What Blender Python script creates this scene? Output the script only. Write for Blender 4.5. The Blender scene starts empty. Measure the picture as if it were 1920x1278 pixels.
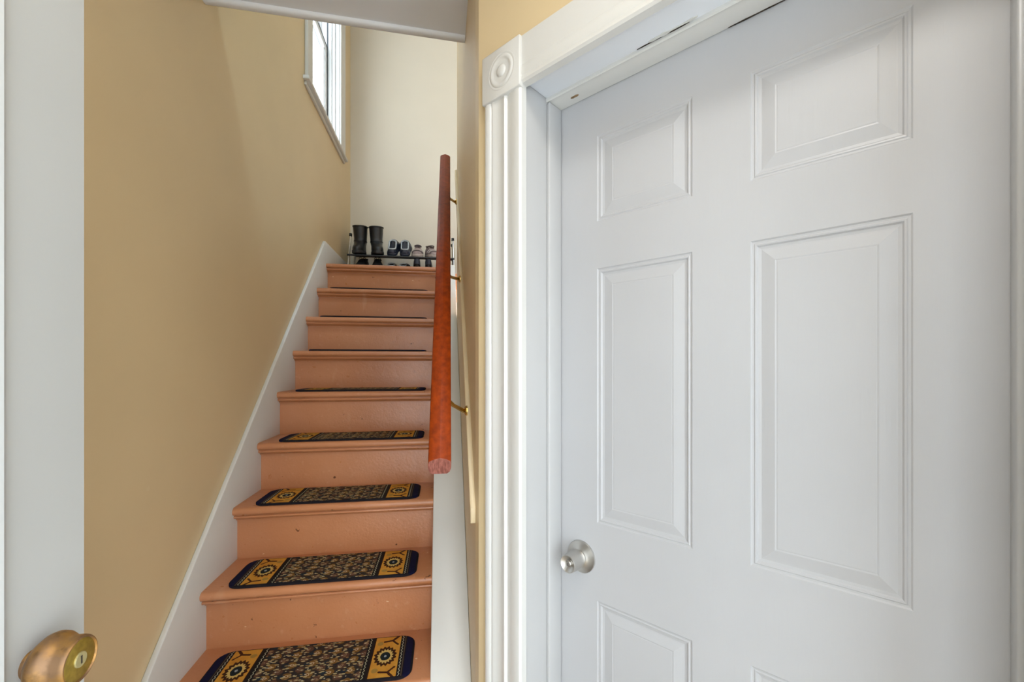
import bpy, bmesh, math, random
from mathutils import Vector, Matrix
random.seed(4)
R = math.radians
sc = bpy.context.scene
C = sc.collection

# ------------------------------------------------------------------ camera
EYE = 1.38
cam = bpy.data.cameras.new('camera')
cam.sensor_width = 36.0
cam.lens = 810 / 1920 * 36
cam.shift_y = 49 / 1920
cam.clip_start = 0.02
cam_o = bpy.data.objects.new('camera', cam)
cam_o.location = (0, 0, EYE)
cam_o.rotation_euler = (R(90), 0, -math.atan2(130, 810))
C.objects.link(cam_o)
sc.camera = cam_o

# ------------------------------------------------------------------ sky
w = bpy.data.worlds.new('overcast_sky')
w.use_nodes = True
bg = w.node_tree.nodes['Background']
bg.inputs['Color'].default_value = (0.86, 0.94, 1.0, 1)
bg.inputs['Strength'].default_value = 3.3
sc.world = w

# ------------------------------------------------------------------ exposure
sc.view_settings.view_transform = 'Standard'
sc.view_settings.look = 'None'
sc.view_settings.gamma = 1
sc.view_settings.use_curve_mapping = False
sc.view_settings.exposure = 0.85

FILL_HALL = 3.2      # watts, added unseen fill lamp under the entry ceiling
FILL_UP = 16.0       # watts, added unseen fill lamp high above the entry

# ------------------------------------------------------------------ material helpers
def srgb(r, g, b):
    def f(c):
        c /= 255
        return c / 12.92 if c <= 0.04045 else ((c + 0.055) / 1.055) ** 2.4
    return (f(r), f(g), f(b), 1)

class S:
    """a shader socket that can be used in arithmetic"""
    nt = None
    def __init__(s, k): s.k = k
    @staticmethod
    def op(o, *a):
        n = S.nt.nodes.new('ShaderNodeMath'); n.operation = o
        for i, v in enumerate(a):
            if isinstance(v, S): S.nt.links.new(v.k, n.inputs[i])
            else: n.inputs[i].default_value = v
        return S(n.outputs[0])
    def __add__(a, b): return S.op('ADD', a, b)
    def __radd__(a, b): return S.op('ADD', b, a)
    def __sub__(a, b): return S.op('SUBTRACT', a, b)
    def __rsub__(a, b): return S.op('SUBTRACT', b, a)
    def __mul__(a, b): return S.op('MULTIPLY', a, b)
    def __rmul__(a, b): return S.op('MULTIPLY', b, a)
    def __truediv__(a, b): return S.op('DIVIDE', a, b)
    def __lt__(a, b): return S.op('LESS_THAN', a, b)
    def __gt__(a, b): return S.op('GREATER_THAN', a, b)
    def abs(a): return S.op('ABSOLUTE', a)
    def sqrt(a): return S.op('SQRT', a)
    def wrap(a, lo, hi): return S.op('WRAP', a, hi, lo)
    def ping(a, s): return S.op('PINGPONG', a, s)
    def clamp(a, lo, hi): return S.op('MINIMUM', S.op('MAXIMUM', a, lo), hi)

def hyp(a, b): return (a * a + b * b).sqrt()

def mixc(fac, a, b):
    n = S.nt.nodes.new('ShaderNodeMix'); n.data_type = 'RGBA'
    for idx, v in ((0, fac), (6, a), (7, b)):
        if isinstance(v, S): S.nt.links.new(v.k, n.inputs[idx])
        elif idx == 0: n.inputs[0].default_value = v
        else: n.inputs[idx].default_value = v
    return S(n.outputs[2])

def coords(scale=None):
    tc = S.nt.nodes.new('ShaderNodeTexCoord')
    if scale is None: return tc.outputs['Object']
    m = S.nt.nodes.new('ShaderNodeMapping'); m.inputs['Scale'].default_value = scale
    S.nt.links.new(tc.outputs['Object'], m.inputs[0])
    return m.outputs[0]

def noise(scale, detail=3, vec=None, rough=0.55):
    n = S.nt.nodes.new('ShaderNodeTexNoise')
    n.inputs['Scale'].default_value = scale; n.inputs['Detail'].default_value = detail
    n.inputs['Roughness'].default_value = rough
    S.nt.links.new(vec if vec is not None else coords(), n.inputs['Vector'])
    return S(n.outputs['Fac'])

def ramp(x, lo, hi):
    n = S.nt.nodes.new('ShaderNodeMapRange')
    S.nt.links.new(x.k, n.inputs[0]); n.inputs[1].default_value = lo; n.inputs[2].default_value = hi
    return S(n.outputs[0])

def new_mat(name, color, rough=0.5, metal=0.0, spec=None):
    m = bpy.data.materials.new(name); m.use_nodes = True
    S.nt = m.node_tree
    b = m.node_tree.nodes['Principled BSDF']
    b.inputs['Base Color'].default_value = color
    b.inputs['Roughness'].default_value = rough
    b.inputs['Metallic'].default_value = metal
    if spec is not None: b.inputs['Specular IOR Level'].default_value = spec
    return m, b

def setc(b, s): S.nt.links.new(s.k, b.inputs['Base Color'])
def setr(b, s): S.nt.links.new(s.k, b.inputs['Roughness'])
def bump(b, s, strength, dist=0.002):
    n = S.nt.nodes.new('ShaderNodeBump'); n.inputs['Strength'].default_value = strength
    n.inputs['Distance'].default_value = dist
    S.nt.links.new(s.k, n.inputs['Height']); S.nt.links.new(n.outputs[0], b.inputs['Normal'])

M = {}
def wall_paint(name, col, rough=0.42):
    m, b = new_mat(name, col, rough)
    n1 = noise(1.3, 3); n2 = noise(55, 3)
    dk = tuple(c * 0.93 for c in col[:3]) + (1,)
    c = mixc(ramp(n1, 0.35, 0.65), col, dk)
    specks = ramp(noise(17, 2), 0.80, 0.81)
    c = mixc(specks * 0.35, c, srgb(226, 210, 175))
    setc(b, c); bump(b, n2 + n1 * 3, 0.09, 0.002)
    M[name] = m
wall_paint('tan_paint', srgb(224, 202, 160))
wall_paint('cream_paint', srgb(206, 196, 177))

def white_paint(name, col, rough=0.35, grain=0.0):
    m, b = new_mat(name, col, rough)
    n1 = noise(2.1, 2)
    dk = tuple(c * 0.955 for c in col[:3]) + (1,)
    setc(b, mixc(ramp(n1, 0.4, 0.62), col, dk))
    if grain:
        v = coords((150, 150, 3.5))
        g = noise(1.0, 4, v, 0.7) + noise(1.0, 2, coords((420, 420, 14)), 0.6) * 0.5
        bump(b, g, grain, 0.0012)
    else:
        bump(b, noise(70, 3) + noise(9, 2) * 2, 0.07, 0.0015)
    M[name] = m
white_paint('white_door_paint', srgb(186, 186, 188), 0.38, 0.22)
white_paint('white_trim_paint', srgb(216, 215, 211), 0.30)
white_paint('white_old_paint', srgb(220, 220, 217), 0.38)
white_paint('ceiling_paint', srgb(236, 240, 246), 0.45)
white_paint('jamb_paint', srgb(190, 190, 190), 0.36)
white_paint('entry_door_paint', srgb(184, 186, 185), 0.4)
white_paint('cream_board_paint', srgb(226, 206, 168), 0.4)

# painted stair wood: brown orange gloss, scuffs and a few chips
m, b = new_mat('stair_paint', srgb(200, 142, 104), 0.3)
def world_pos(scale=(1, 1, 1)):
    g_ = S.nt.nodes.new('ShaderNodeNewGeometry'); mp = S.nt.nodes.new('ShaderNodeMapping')
    mp.inputs['Scale'].default_value = scale; S.nt.links.new(g_.outputs['Position'], mp.inputs[0]); return mp.outputs[0]
n1 = noise(2.2, 4, world_pos()); n2 = noise(38, 4, world_pos())
c = mixc(ramp(n1, 0.35, 0.7), srgb(194, 132, 92), srgb(178, 114, 72))
c = mixc(ramp(n2, 0.62, 0.75) * 0.22, c, srgb(216, 172, 138))
streak = ramp(noise(1.0, 3, world_pos((9, 3, 2.0))), 0.68, 0.76) * 0.22
c = mixc(streak, c, srgb(222, 186, 156))
c = mixc(ramp(noise(24, 3, world_pos()), 0.715, 0.74), c, srgb(104, 60, 34))
c = mixc(ramp(noise(31, 2, world_pos((1, 1, 1.7))), 0.77, 0.785), c, srgb(220, 186, 150))
setc(b, c); setr(b, 0.20 + n2 * 0.24); bump(b, n2 + noise(120, 2, world_pos()) * 0.6, 0.42, 0.002)
M['stair_paint'] = m

m, b = new_mat('rail_wood', srgb(168, 72, 26), 0.45, 0, 0.2)
g = noise(1.0, 4, coords((60, 3, 60)), 0.6)
c = mixc(ramp(g, 0.3, 0.7), srgb(150, 57, 6), srgb(112, 38, 4))
setc(b, c); bump(b, g, 0.08, 0.001)
M['rail_wood'] = m

m, b = new_mat('end_grain', srgb(150, 92, 80), 0.7, 0, 0.2)
g = noise(1.0, 3, coords((260, 60, 60)))
setc(b, mixc(ramp(g, 0.35, 0.65), srgb(158, 98, 84), srgb(116, 66, 56)))
M['end_grain'] = m

def simple(name, col, rough=0.5, metal=0.0, nz=None, amt=0.2, bmp=0.0):
    m, b = new_mat(name, col, rough, metal)
    if nz:
        n = noise(nz, 3)
        setc(b, mixc(ramp(n, 0.35, 0.65), col, tuple(x * (1 - amt) for x in col[:3]) + (1,)))
        if bmp: bump(b, n, bmp, 0.002)
    M[name] = m
simple('dark_gap', srgb(58, 48, 38), 0.9, 0, 20, 0.3)
simple('bare_wood', srgb(150, 120, 84), 0.8, 0, 60, 0.5)
simple('brass', srgb(205, 170, 95), 0.25, 1.0, 40, 0.25)
simple('black_leather', srgb(30, 31, 33), 0.42, 0, 40, 0.35, 0.25)
simple('black_suede', srgb(23, 23, 25), 0.75, 0, 90, 0.3, 0.3)
simple('black_rubber', srgb(48, 47, 48), 0.6, 0, 40, 0.3)
simple('navy_rubber', srgb(34, 42, 60), 0.38, 0, 40, 0.25)
simple('pale_lining', srgb(178, 186, 192), 0.8, 0, 70, 0.2)
simple('dark_lining', srgb(18, 18, 22), 0.85, 0, 50, 0.3)
simple('taupe_knit', srgb(146, 128, 124), 0.8, 0, 120, 0.2, 0.3)
simple('taupe_dark', srgb(92, 80, 80), 0.8, 0, 90, 0.2)
simple('taupe_sole', srgb(170, 156, 148), 0.6, 0, 60, 0.15)
simple('rack_black', srgb(24, 24, 26), 0.5, 0, 60, 0.2)
simple('rack_steel', srgb(200, 203, 205), 0.3, 1.0, 30, 0.1)
simple('floor_wood', srgb(200, 184, 164), 0.4, 0, 6, 0.3)
simple('concrete', srgb(214, 214, 213), 0.85, 0, 14, 0.2, 0.3)
simple('screen_paint', srgb(208, 210, 213), 0.7, 0, 8, 0.15)
simple('vinyl_white', srgb(236, 239, 242), 0.3, 0, 5, 0.03)
simple('dark_strip', srgb(92, 98, 106), 0.6, 0, 30, 0.2)  # dark grey of the strips drawn for window gaps
simple('bark', srgb(150, 150, 156), 0.9, 0, 30, 0.3)
simple('tag_white', srgb(225, 225, 222), 0.6, 0, 30, 0.1)

m, b = new_mat('brushed_steel', srgb(198, 195, 190), 0.30, 1.0)
g = noise(1.0, 3, coords((25, 220, 25)))
setr(b, 0.24 + g * 0.16)
M['brushed_steel'] = m
m, b = new_mat('aged_brass', srgb(172, 122, 62), 0.42, 0.6)
n1 = noise(34, 4)
c = mixc(ramp(n1, 0.38, 0.62), srgb(166, 122, 60), srgb(128, 98, 70))
c = mixc(ramp(noise(80, 3), 0.55, 0.72) * 0.7, c, srgb(88, 62, 32))
setc(b, c); setr(b, 0.32 + n1 * 0.25); bump(b, n1, 0.1, 0.001)
M['aged_brass'] = m
simple('brass_face', srgb(176, 150, 66), 0.35, 0.8, 120, 0.3)
simple('cylinder_brass', srgb(206, 198, 150), 0.35, 0.7, 60, 0.15)

m, b = new_mat('window_glass', (1, 1, 1, 1))
nt = m.node_tree; out = nt.nodes['Material Output']
tr = nt.nodes.new('ShaderNodeBsdfTransparent'); tr.inputs[0].default_value = (0.97, 0.985, 0.99, 1)
gl = nt.nodes.new('ShaderNodeBsdfGlossy'); gl.inputs['Roughness'].default_value = 0.02
mx = nt.nodes.new('ShaderNodeMixShader'); mx.inputs[0].default_value = 0.05
nt.links.new(tr.outputs[0], mx.inputs[1])
nt.links.new(gl.outputs[0], mx.inputs[2]); nt.links.new(mx.outputs[0], out.inputs[0])
M['window_glass'] = m

m, b = new_mat('fill_glow', (1, 0.93, 0.82, 1))  # glow of the added fill lamps
b.inputs['Emission Color'].default_value = (0.95, 0.98, 1, 1); b.inputs['Emission Strength'].default_value = 3
M['fill_glow'] = m

# woven pattern of the stair mats
def mat_pattern():
    m, b = new_mat('mat_weave', (0.1, 0.1, 0.1, 1), 0.95, 0, 0.15)
    sp = S.nt.nodes.new('ShaderNodeSeparateXYZ'); S.nt.links.new(coords(), sp.inputs[0])
    x, y = S(sp.outputs[0]), S(sp.outputs[1])
    nz = noise(75, 2); nz2 = noise(60, 2, coords((1.3, 0.8, 1)))
    e = 0.313 - x.abs()
    xd = x + (nz - 0.5) * 0.010; yd = y + (nz2 - 0.5) * 0.010
    black, navy = srgb(30, 25, 26), srgb(18, 18, 50)
    beige, gold = srgb(176, 160, 118), srgb(206, 152, 62)
    # centre field: staggered rosettes, leaves and dots
    px, py = 0.062, 0.050
    ax, ay = xd.wrap(-px / 2, px / 2), yd.wrap(-py / 2, py / 2)
    bx_, by_ = (xd + px / 2).wrap(-px / 2, px / 2), (yd + py / 2).wrap(-py / 2, py / 2)
    ra, rb = hyp(ax, ay), hyp(bx_, by_)
    c = mixc(ramp(nz, 0.4, 0.6), srgb(40, 40, 44), srgb(58, 47, 38))
    c = mixc(ra < 0.0150, c, srgb(120, 88, 46)); c = mixc(rb < 0.0140, c, srgb(88, 62, 50))
    lx2, ly2 = (xd + px / 4).wrap(-px / 2, px / 2), yd.wrap(-py / 2, py / 2)
    c = mixc(hyp(lx2 / 0.011, ly2 / 0.007) < 1.0, c, srgb(36, 46, 56))
    def leaves(c, rot, scl, lim, seed):
        mp = S.nt.nodes.new('ShaderNodeMapping'); mp.inputs['Rotation'].default_value = (0, 0, rot)
        mp.inputs['Location'].default_value = (seed, seed * 0.7, 0); mp.inputs['Scale'].default_value = scl
        S.nt.links.new(coords(), mp.inputs[0])
        vo = S.nt.nodes.new('ShaderNodeTexVoronoi'); vo.voronoi_dimensions = '2D'; vo.inputs['Scale'].default_value = 1.0
        vo.inputs['Randomness'].default_value = 0.8
        S.nt.links.new(mp.outputs[0], vo.inputs['Vector'])
        sc_ = S.nt.nodes.new('ShaderNodeSeparateColor'); S.nt.links.new(vo.outputs['Color'], sc_.inputs[0])
        d_, h_ = S(vo.outputs['Distance']), S(sc_.outputs[0])
        c = mixc((d_ < lim) * (h_ > 0.30), c, beige)
        return mixc((d_ < lim) * (h_ > 0.72), c, srgb(140, 112, 74))
    c = leaves(c, 0.6, (38, 78, 1), 0.235, 3.1)
    c = leaves(c, -0.7, (42, 80, 1), 0.19, 7.7)
    dots = hyp((xd + 0.008).wrap(-px / 4, px / 4), yd.wrap(-py / 4, py / 4)) < 0.0024
    c = mixc(dots, c, srgb(176, 170, 146))
    c = mixc((ra < 0.0058) * (ra > 0.0034), c, srgb(196, 172, 144)); c = mixc((rb < 0.0048) * (rb > 0.0025), c, srgb(136, 108, 88))
    # end bands
    zig = (y / 0.0075).ping(1.0) * 0.0042
    def band(c, lo, col): return mixc(e < lo, c, col)
    c = band(c, 0.154, black)
    z1 = ((e - 0.1445 - zig).abs() < 0.0013)
    c = mixc(z1, c, srgb(165, 165, 140))
    c = band(c, 0.134, srgb(46, 26, 18))
    g = mixc(ramp(noise(28, 3), 0.35, 0.65), gold, srgb(192, 132, 50))
    c = mixc(e < 0.130, c, g)
    # flower medallion
    dx = e - 0.090
    px_, py_ = dx / 0.037, y / 0.050
    r = hyp(px_, py_) + (nz - 0.5) * 0.12
    ang = S.op('ARCTAN2', py_, px_)
    ser = (ang * (16 / (2 * math.pi)) + 16).ping(0.5) * 0.36
    inband = (e > 0.047) * (e < 0.130)
    c = mixc((r < (0.82 + ser)) * inband, c, srgb(60, 34, 18))
    c = mixc((r < (0.56 + ser * 0.9)) * inband, c, srgb(204, 176, 104))
    c = mixc((r < 0.42) * inband, c, srgb(28, 36, 40))
    c = mixc((r < 0.11) * inband, c, srgb(150, 160, 165))
    # tendrils and leaf smudges
    yy = y.abs()
    def seg(a, bb, wd):
        ex, ey = bb[0] - a[0], bb[1] - a[1]; l2 = ex * ex + ey * ey
        qx, qy = dx - a[0] + (nz - 0.5) * 0.006, yy - a[1]
        h = ((qx * ex + qy * ey) / l2).clamp(0, 1)
        return hyp(qx - h * ex, qy - h * ey) < wd
    for a, bb, wd in (((-0.034, 0.100), (-0.016, 0.078), 0.0042), ((-0.016, 0.078), (-0.034, 0.056), 0.0034),
                      ((-0.016, 0.078), (0.010, 0.074), 0.0042)):
        c = mixc(seg(a, bb, wd) * inband, c, srgb(66, 36, 20))
    c = mixc((hyp(dx - 0.024, yy - 0.066) < 0.010) * inband * 0.55, c, srgb(120, 116, 66))
    c = band(c, 0.047, black)
    z2 = ((e - 0.0375 - zig).abs() < 0.0013)
    c = mixc(z2, c, srgb(170, 170, 150))
    c = band(c, 0.033, srgb(92, 78, 66)); c = band(c, 0.0305, black); c = band(c, 0.027, navy); c = band(c, 0.006, srgb(24, 22, 28))
    c = mixc((yy > 0.0985), c, srgb(30, 27, 32))
    setc(b, c); bump(b, noise(500, 2) + noise(140, 2), 0.5, 0.0015)
    M['mat_weave'] = m
mat_pattern()

# ------------------------------------------------------------------ mesh helpers
def tag(o, label=None, cat=None, group=None, kind=None):
    if label: o['label'] = label
    if cat: o['category'] = cat
    if group: o['group'] = group
    if kind: o['kind'] = kind
    return o

def empty(name, loc=(0, 0, 0), rz=0.0):
    o = bpy.data.objects.new(name, None); o.location = loc; o.rotation_euler = (0, 0, rz)
    o.empty_display_size = 0.05
    C.objects.link(o); return o

def obj(name, me, mat=None, parent=None, loc=None, rot=None):
    o = bpy.data.objects.new(name, me)
    if mat and not me.materials: me.materials.append(M[mat])
    if parent: o.parent = parent
    if loc: o.location = loc
    if rot: o.rotation_euler = rot
    C.objects.link(o); return o

def me_data(name, verts, faces, smooth=False, mats=None):
    me = bpy.data.meshes.new(name)
    me.from_pydata([tuple(v) for v in verts], [], faces)
    bm = bmesh.new(); bm.from_mesh(me)
    bmesh.ops.recalc_face_normals(bm, faces=bm.faces); bm.to_mesh(me); bm.free()
    if smooth:
        me.polygons.foreach_set('use_smooth', [True] * len(me.polygons))
        me.set_sharp_from_angle(angle=R(38))
    me.update(); return me

def bevelled(me, wd, seg=2):
    bm = bmesh.new(); bm.from_mesh(me)
    bmesh.ops.remove_doubles(bm, verts=bm.verts, dist=1e-6)
    bmesh.ops.bevel(bm, geom=[e for e in bm.edges if len(e.link_faces) == 2 and e.calc_face_angle(0) > 0.3],
                    offset=wd, segments=seg, affect='EDGES', profile=0.5)
    bm.to_mesh(me); bm.free()
    me.polygons.foreach_set('use_smooth', [True] * len(me.polygons)); me.set_sharp_from_angle(angle=R(50))
    return me

def box_me(name, x0, x1, y0, y1, z0, z1, bev=0):
    v = [(x, y, z) for x in (x0, x1) for y in (y0, y1) for z in (z0, z1)]
    f = [(0, 1, 3, 2), (4, 6, 7, 5), (0, 4, 5, 1), (2, 3, 7, 6), (0, 2, 6, 4), (1, 5, 7, 3)]
    me = me_data(name, v, f)
    return bevelled(me, bev) if bev else me

def box(name, x0, x1, y0, y1, z0, z1, mat, parent=None, bev=0):
    return obj(name, box_me(name, x0, x1, y0, y1, z0, z1, bev), mat, parent)

def extrude(name, prof, axis, a, b_, smooth=True, place=None):
    """closed 2D profile [(p,q)] swept from a to b along axis: x -> (s,p,q), y -> (p,s,q), z -> (p,q,s)"""
    n = len(prof); vs = []
    for s in (a, b_):
        for p, q in prof:
            vs.append({'x': (s, p, q), 'y': (p, s, q), 'z': (p, q, s)}[axis])
    fs = [tuple(range(n)), tuple(range(n, 2 * n))] + [(i, (i + 1) % n, n + (i + 1) % n, n + i) for i in range(n)]
    return me_data(name, vs, fs, smooth)

def lathe_me(name, prof, seg=32, axis='y'):
    """profile [(radius, along)], swept round the axis"""
    vs, fs = [], []
    for r, a in prof:
        for i in range(seg):
            t = 2 * math.pi * i / seg
            p, q = r * math.cos(t), r * math.sin(t)
            vs.append({'x': (a, p, q), 'y': (p, a, q), 'z': (p, q, a)}[axis])
    for j in range(len(prof) - 1):
        for i in range(seg):
            k = (i + 1) % seg
            fs.append((j * seg + i, j * seg + k, (j + 1) * seg + k, (j + 1) * seg + i))
    fs.append(tuple(range(seg))); fs.append(tuple((len(prof) - 1) * seg + i for i in range(seg)))
    return me_data(name, vs, fs, True)

def loft_me(name, rings, closed=True, caps=True):
    n = len(rings[0]); vs = [p for r in rings for p in r]; fs = []
    for j in range(len(rings) - 1):
        for i in range(n if closed else n - 1):
            k = (i + 1) % n
            fs.append((j * n + i, j * n + k, (j + 1) * n + k, (j + 1) * n + i))
    if caps: fs += [tuple(range(n)), tuple(range((len(rings) - 1) * n, len(rings) * n))]
    return me_data(name, vs, fs, True)

def tube_me(name, pts, rad, seg=8, closed=False):
    pts = [Vector(p) for p in pts]; n = len(pts); vs, fs = [], []
    up0 = Vector((0.13, 0.21, 0.97))
    for i, p in enumerate(pts):
        a = pts[i - 1] if (closed or i > 0) else p
        bq = pts[(i + 1) % n] if (closed or i < n - 1) else p
        d = (bq - a).normalized(); s = d.cross(up0)
        if s.length < 0.1: s = d.cross(Vector((1, 0, 0)))
        s.normalize(); u = s.cross(d)
        r = rad[i] if isinstance(rad, (list, tuple)) else rad
        for k in range(seg):
            t = 2 * math.pi * k / seg
            vs.append(p + s * (r * math.cos(t)) + u * (r * math.sin(t)))
    for i in range(n if closed else n - 1):
        for k in range(seg):
            k2 = (k + 1) % seg; j = (i + 1) % n
            fs.append((i * seg + k, i * seg + k2, j * seg + k2, j * seg + k))
    if not closed: fs += [tuple(range(seg)), tuple((n - 1) * seg + k for k in range(seg))]
    return me_data(name, vs, fs, True)

def prism(name, plan, z0, z1):
    return extrude(name, plan, 'z', z0, z1, smooth=False)

# ------------------------------------------------------------------ door wall frame of reference
DX, DY = 0.62047909, -0.78422299         # local +x: along the diagonal wall, to the right
NX, NY = 0.78422299, 0.62047909          # local +y: into the diagonal wall
DO = (0.30078071, 1.07743792)            # left edge of the door face, local origin
DRZ = math.atan2(DY, DX)
def dw(x, y): return (DO[0] + x * DX + y * NX, DO[1] + x * DY + y * NY)

XL, XS, XR = -0.80, -0.783, 0.087        # left wall, left skirt face, right stair wall
XC = -0.037                              # inner edge of the right curb
YB = 3.97                                # back wall
YREAR = -0.15
ZC = 4.75
YE = 2.68                                # end of the right stair wall
RISE, RUN = 0.2069, 0.2213
def tz(k): return 0.640 + RISE * k       # tread top
def ty(k): return 1.552 + RUN * k        # nosing front
ZL = tz(7)
CORNER = dw(-0.165, -0.135)

# ------------------------------------------------------------------ structure
def st(o, label): return tag(o, label, None, None, 'structure')

# left wall with the window opening
WY0, WY1, WZ0, WZ1 = 2.79, 3.56, 3.085, 4.50
def wall_with_hole(name, x0, x1, y0, y1, z0, z1, hy0, hy1, hz0, hz1, mat, flip=False, hole2=None):
    """slab between x0 and x1 with a rectangular hole through it (flip: slab faces y)"""
    ys, zs = [y0, hy0, hy1, y1], [z0, hz0, hz1, z1]
    vs, fs, idx = [], [], {}
    holes = {(1, 1)}
    if hole2:
        ys = [y0, hy0, hy1, hole2[0], hole2[1], y1]; zs = [z0, hz0, hole2[2], hz1, z1]
        holes = {(1, 1), (1, 2), (3, 2)}
    ny, nz_ = len(ys) - 1, len(zs) - 1
    solid = lambda i, j: 0 <= i < ny and 0 <= j < nz_ and (i, j) not in holes
    for i, y in enumerate(ys):
        for j, z in enumerate(zs):
            for k, x in enumerate((x0, x1)):
                idx[i, j, k] = len(vs); vs.append((y, x, z) if flip else (x, y, z))
    for i in range(ny):
        for j in range(nz_):
            if not solid(i, j): continue
            for k in (0, 1):
                fs.append((idx[i, j, k], idx[i + 1, j, k], idx[i + 1, j + 1, k], idx[i, j + 1, k]))
            if not solid(i - 1, j): fs.append((idx[i, j, 0], idx[i, j + 1, 0], idx[i, j + 1, 1], idx[i, j, 1]))
            if not solid(i + 1, j): fs.append((idx[i + 1, j, 0], idx[i + 1, j + 1, 0], idx[i + 1, j + 1, 1], idx[i + 1, j, 1]))
            if not solid(i, j - 1): fs.append((idx[i, j, 0], idx[i + 1, j, 0], idx[i + 1, j, 1], idx[i, j, 1]))
            if not solid(i, j + 1): fs.append((idx[i, j + 1, 0], idx[i + 1, j + 1, 0], idx[i + 1, j + 1, 1], idx[i, j + 1, 1]))
    return obj(name, me_data(name, vs, fs), mat)

st(wall_with_hole('wall_left', XL - 0.16, XL, YREAR, YB, 0, ZC, WY0, WY1, WZ0, WZ1, 'tan_paint'),
   'long tan painted wall on the left of the stairs')
st(box('wall_back', XL - 0.16, 1.5, YB, YB + 0.12, 0, ZC, 'cream_paint'),
   'cream wall at the top of the stairs behind the shoe rack')
# right stair wall, ends at the upper landing
pl = [CORNER, (XR, 1.16), (XR, YE), (XR + 0.12, YE), dw(-0.165, 0.05)]
st(obj('wall_right', prism('wall_right', pl, 0, ZC), 'tan_paint'), 'narrow tan wall on the right of the stairs behind the handrail')
# diagonal wall that holds the white door
DW1 = 0.772                               # right jamb face
def dwall():
    vs, fs = [], []
    def add(x0, x1, z0, z1):
        i = len(vs)
        for x in (x0, x1):
            for y in (-0.135, 0.05):
                for z in (z0, z1): vs.append((*dw(x, y), z))
        for f in [(0, 1, 3, 2), (4, 6, 7, 5), (0, 4, 5, 1), (2, 3, 7, 6), (0, 2, 6, 4), (1, 5, 7, 3)]:
            fs.append(tuple(i + q for q in f))
    add(-0.165, -0.030, 0, 2.95); add(DW1 + 0.02, 1.45, 0, 2.95); add(-0.030, DW1 + 0.02, 2.066, 2.95)
    return me_data('wall_diagonal', vs, fs)
st(obj('wall_diagonal', dwall(), 'tan_paint'), 'tan wall around the white six-panel door')
# rear wall with the open entrance behind the viewer
st(wall_with_hole('wall_rear', YREAR - 0.14, YREAR, XL - 0.16, 1.25, 0, 2.95, -0.44, 0.36, 0.002, 2.12, 'tan_paint', flip=True, hole2=(0.46, 0.90, 0.25)),
   'tan wall with the open front doorway')
# closing walls of the upper floor
st(box('wall_front', XL - 0.16, 0.21, YREAR - 0.14, YREAR, 2.95, ZC, 'cream_paint'), 'upper cream wall above the front doorway')
st(box('wall_loft', XR, XR + 0.12, YREAR, 1.10, 2.96, ZC, 'cream_paint'), 'upper cream side wall above the white door')
st(box('wall_hall', 1.38, 1.5, 1.55, YB, 2.0, ZC, 'cream_paint'), 'far side wall of the upper hall')
st(obj('floor', prism('floor', [(XL - 0.16, YREAR - 0.14), (1.25, YREAR - 0.14), dw(1.1, 0.3), dw(-0.1, 0.3), (0.25, YB), (XL - 0.16, YB)], -0.1, 0.0), 'floor_wood'),
   'pale laminate entry floor at the foot of the stairs')
st(box('landing_floor', XL, 1.38, ty(7) + 0.20, YB, ZL - 0.12, ZL, 'stair_paint'), 'brown upper landing floor')
st(box('hall_floor', XR + 0.13, 1.38, 1.55, ty(7) + 0.20, ZL - 0.12, ZL, 'stair_paint'), 'brown upper hall floor')
st(box('ceiling_upper', XL - 0.16, 1.5, YREAR - 0.14, YB + 0.12, ZC, ZC + 0.1, 'ceiling_paint'), 'white ceiling over the stairwell')
st(box('porch', -3, 3, -3.5, YREAR - 0.14, -0.25, -0.12, 'concrete'), 'grey concrete porch outside the front doorway')

st(box('sky_screen', -0.92, -0.80, -3.2, YREAR - 0.14, -0.12, 3.1, 'screen_paint'), 'added unseen screen outside the doorway, cutting sky light on the white door')  # added to block sky light from the left off the white door
side = empty('fill_window', (0.68, YREAR - 0.07, 0.25)); st(side, 'added unseen sidelight letting extra daylight onto the left wall and stairs')  # added opening, brightens left wall and risers more than the door
for nm, a in (('frame_side', (-0.22, -0.18, -0.03, 0.03, 0, 1.87)), ('frame_side', (0.18, 0.22, -0.03, 0.03, 0, 1.87)), ('frame_rail', (-0.18, 0.18, -0.03, 0.03, 0, 0.05)), ('frame_rail', (-0.18, 0.18, -0.03, 0.03, 1.82, 1.87))):
    obj(nm, box_me(nm, *a, 0.003), 'white_trim_paint', side)
obj('pane', box_me('pane', -0.18, 0.18, -0.003, 0.003, 0.05, 1.82), 'window_glass', side)

# entry ceiling, a thick floor slab that stops at the stairwell, old and slightly out of level
def cz(x): return 2.628 + (x - XL) * 0.040
YC0, YC1 = 1.608, 1.692
pl = [(XL, YREAR), (1.12, YREAR), dw(0.0, -0.135), CORNER, (XR, 1.17), (XR, YC1), (XL, YC0)]
vs = [(x, y, cz(x)) for x, y in pl] + [(x, y, 2.86) for x, y in pl]
n = len(pl)
st(obj('ceiling', me_data('ceiling', vs, [tuple(range(n)), tuple(range(n, 2 * n))] + [(i, (i + 1) % n, n + (i + 1) % n, n + i) for i in range(n)]), 'ceiling_paint'),
   'pale grey entry ceiling ending above the lower stairs')
# rounded lip along the stairwell edge of that ceiling
prof = [(-0.014, 0.002), (-0.0135, -0.004), (-0.011, -0.009), (-0.006, -0.012), (0.000, -0.0125), (0.010, -0.0120), (0.016, -0.0095), (0.018, -0.004), (0.018, 0.06), (0.0012, 0.06), (0.0, 0.003)]
ringA = [(XL + 0.001, YC0 + p, cz(XL) + q) for p, q in prof]
ringB = [(XR - 0.001, YC1 + p, cz(XR) + q) for p, q in prof]
st(obj('trim_1', loft_me('trim_1', [ringA, ringB]), 'ceiling_paint'), 'rounded pale lip along the ceiling edge above the stairs')

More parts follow.
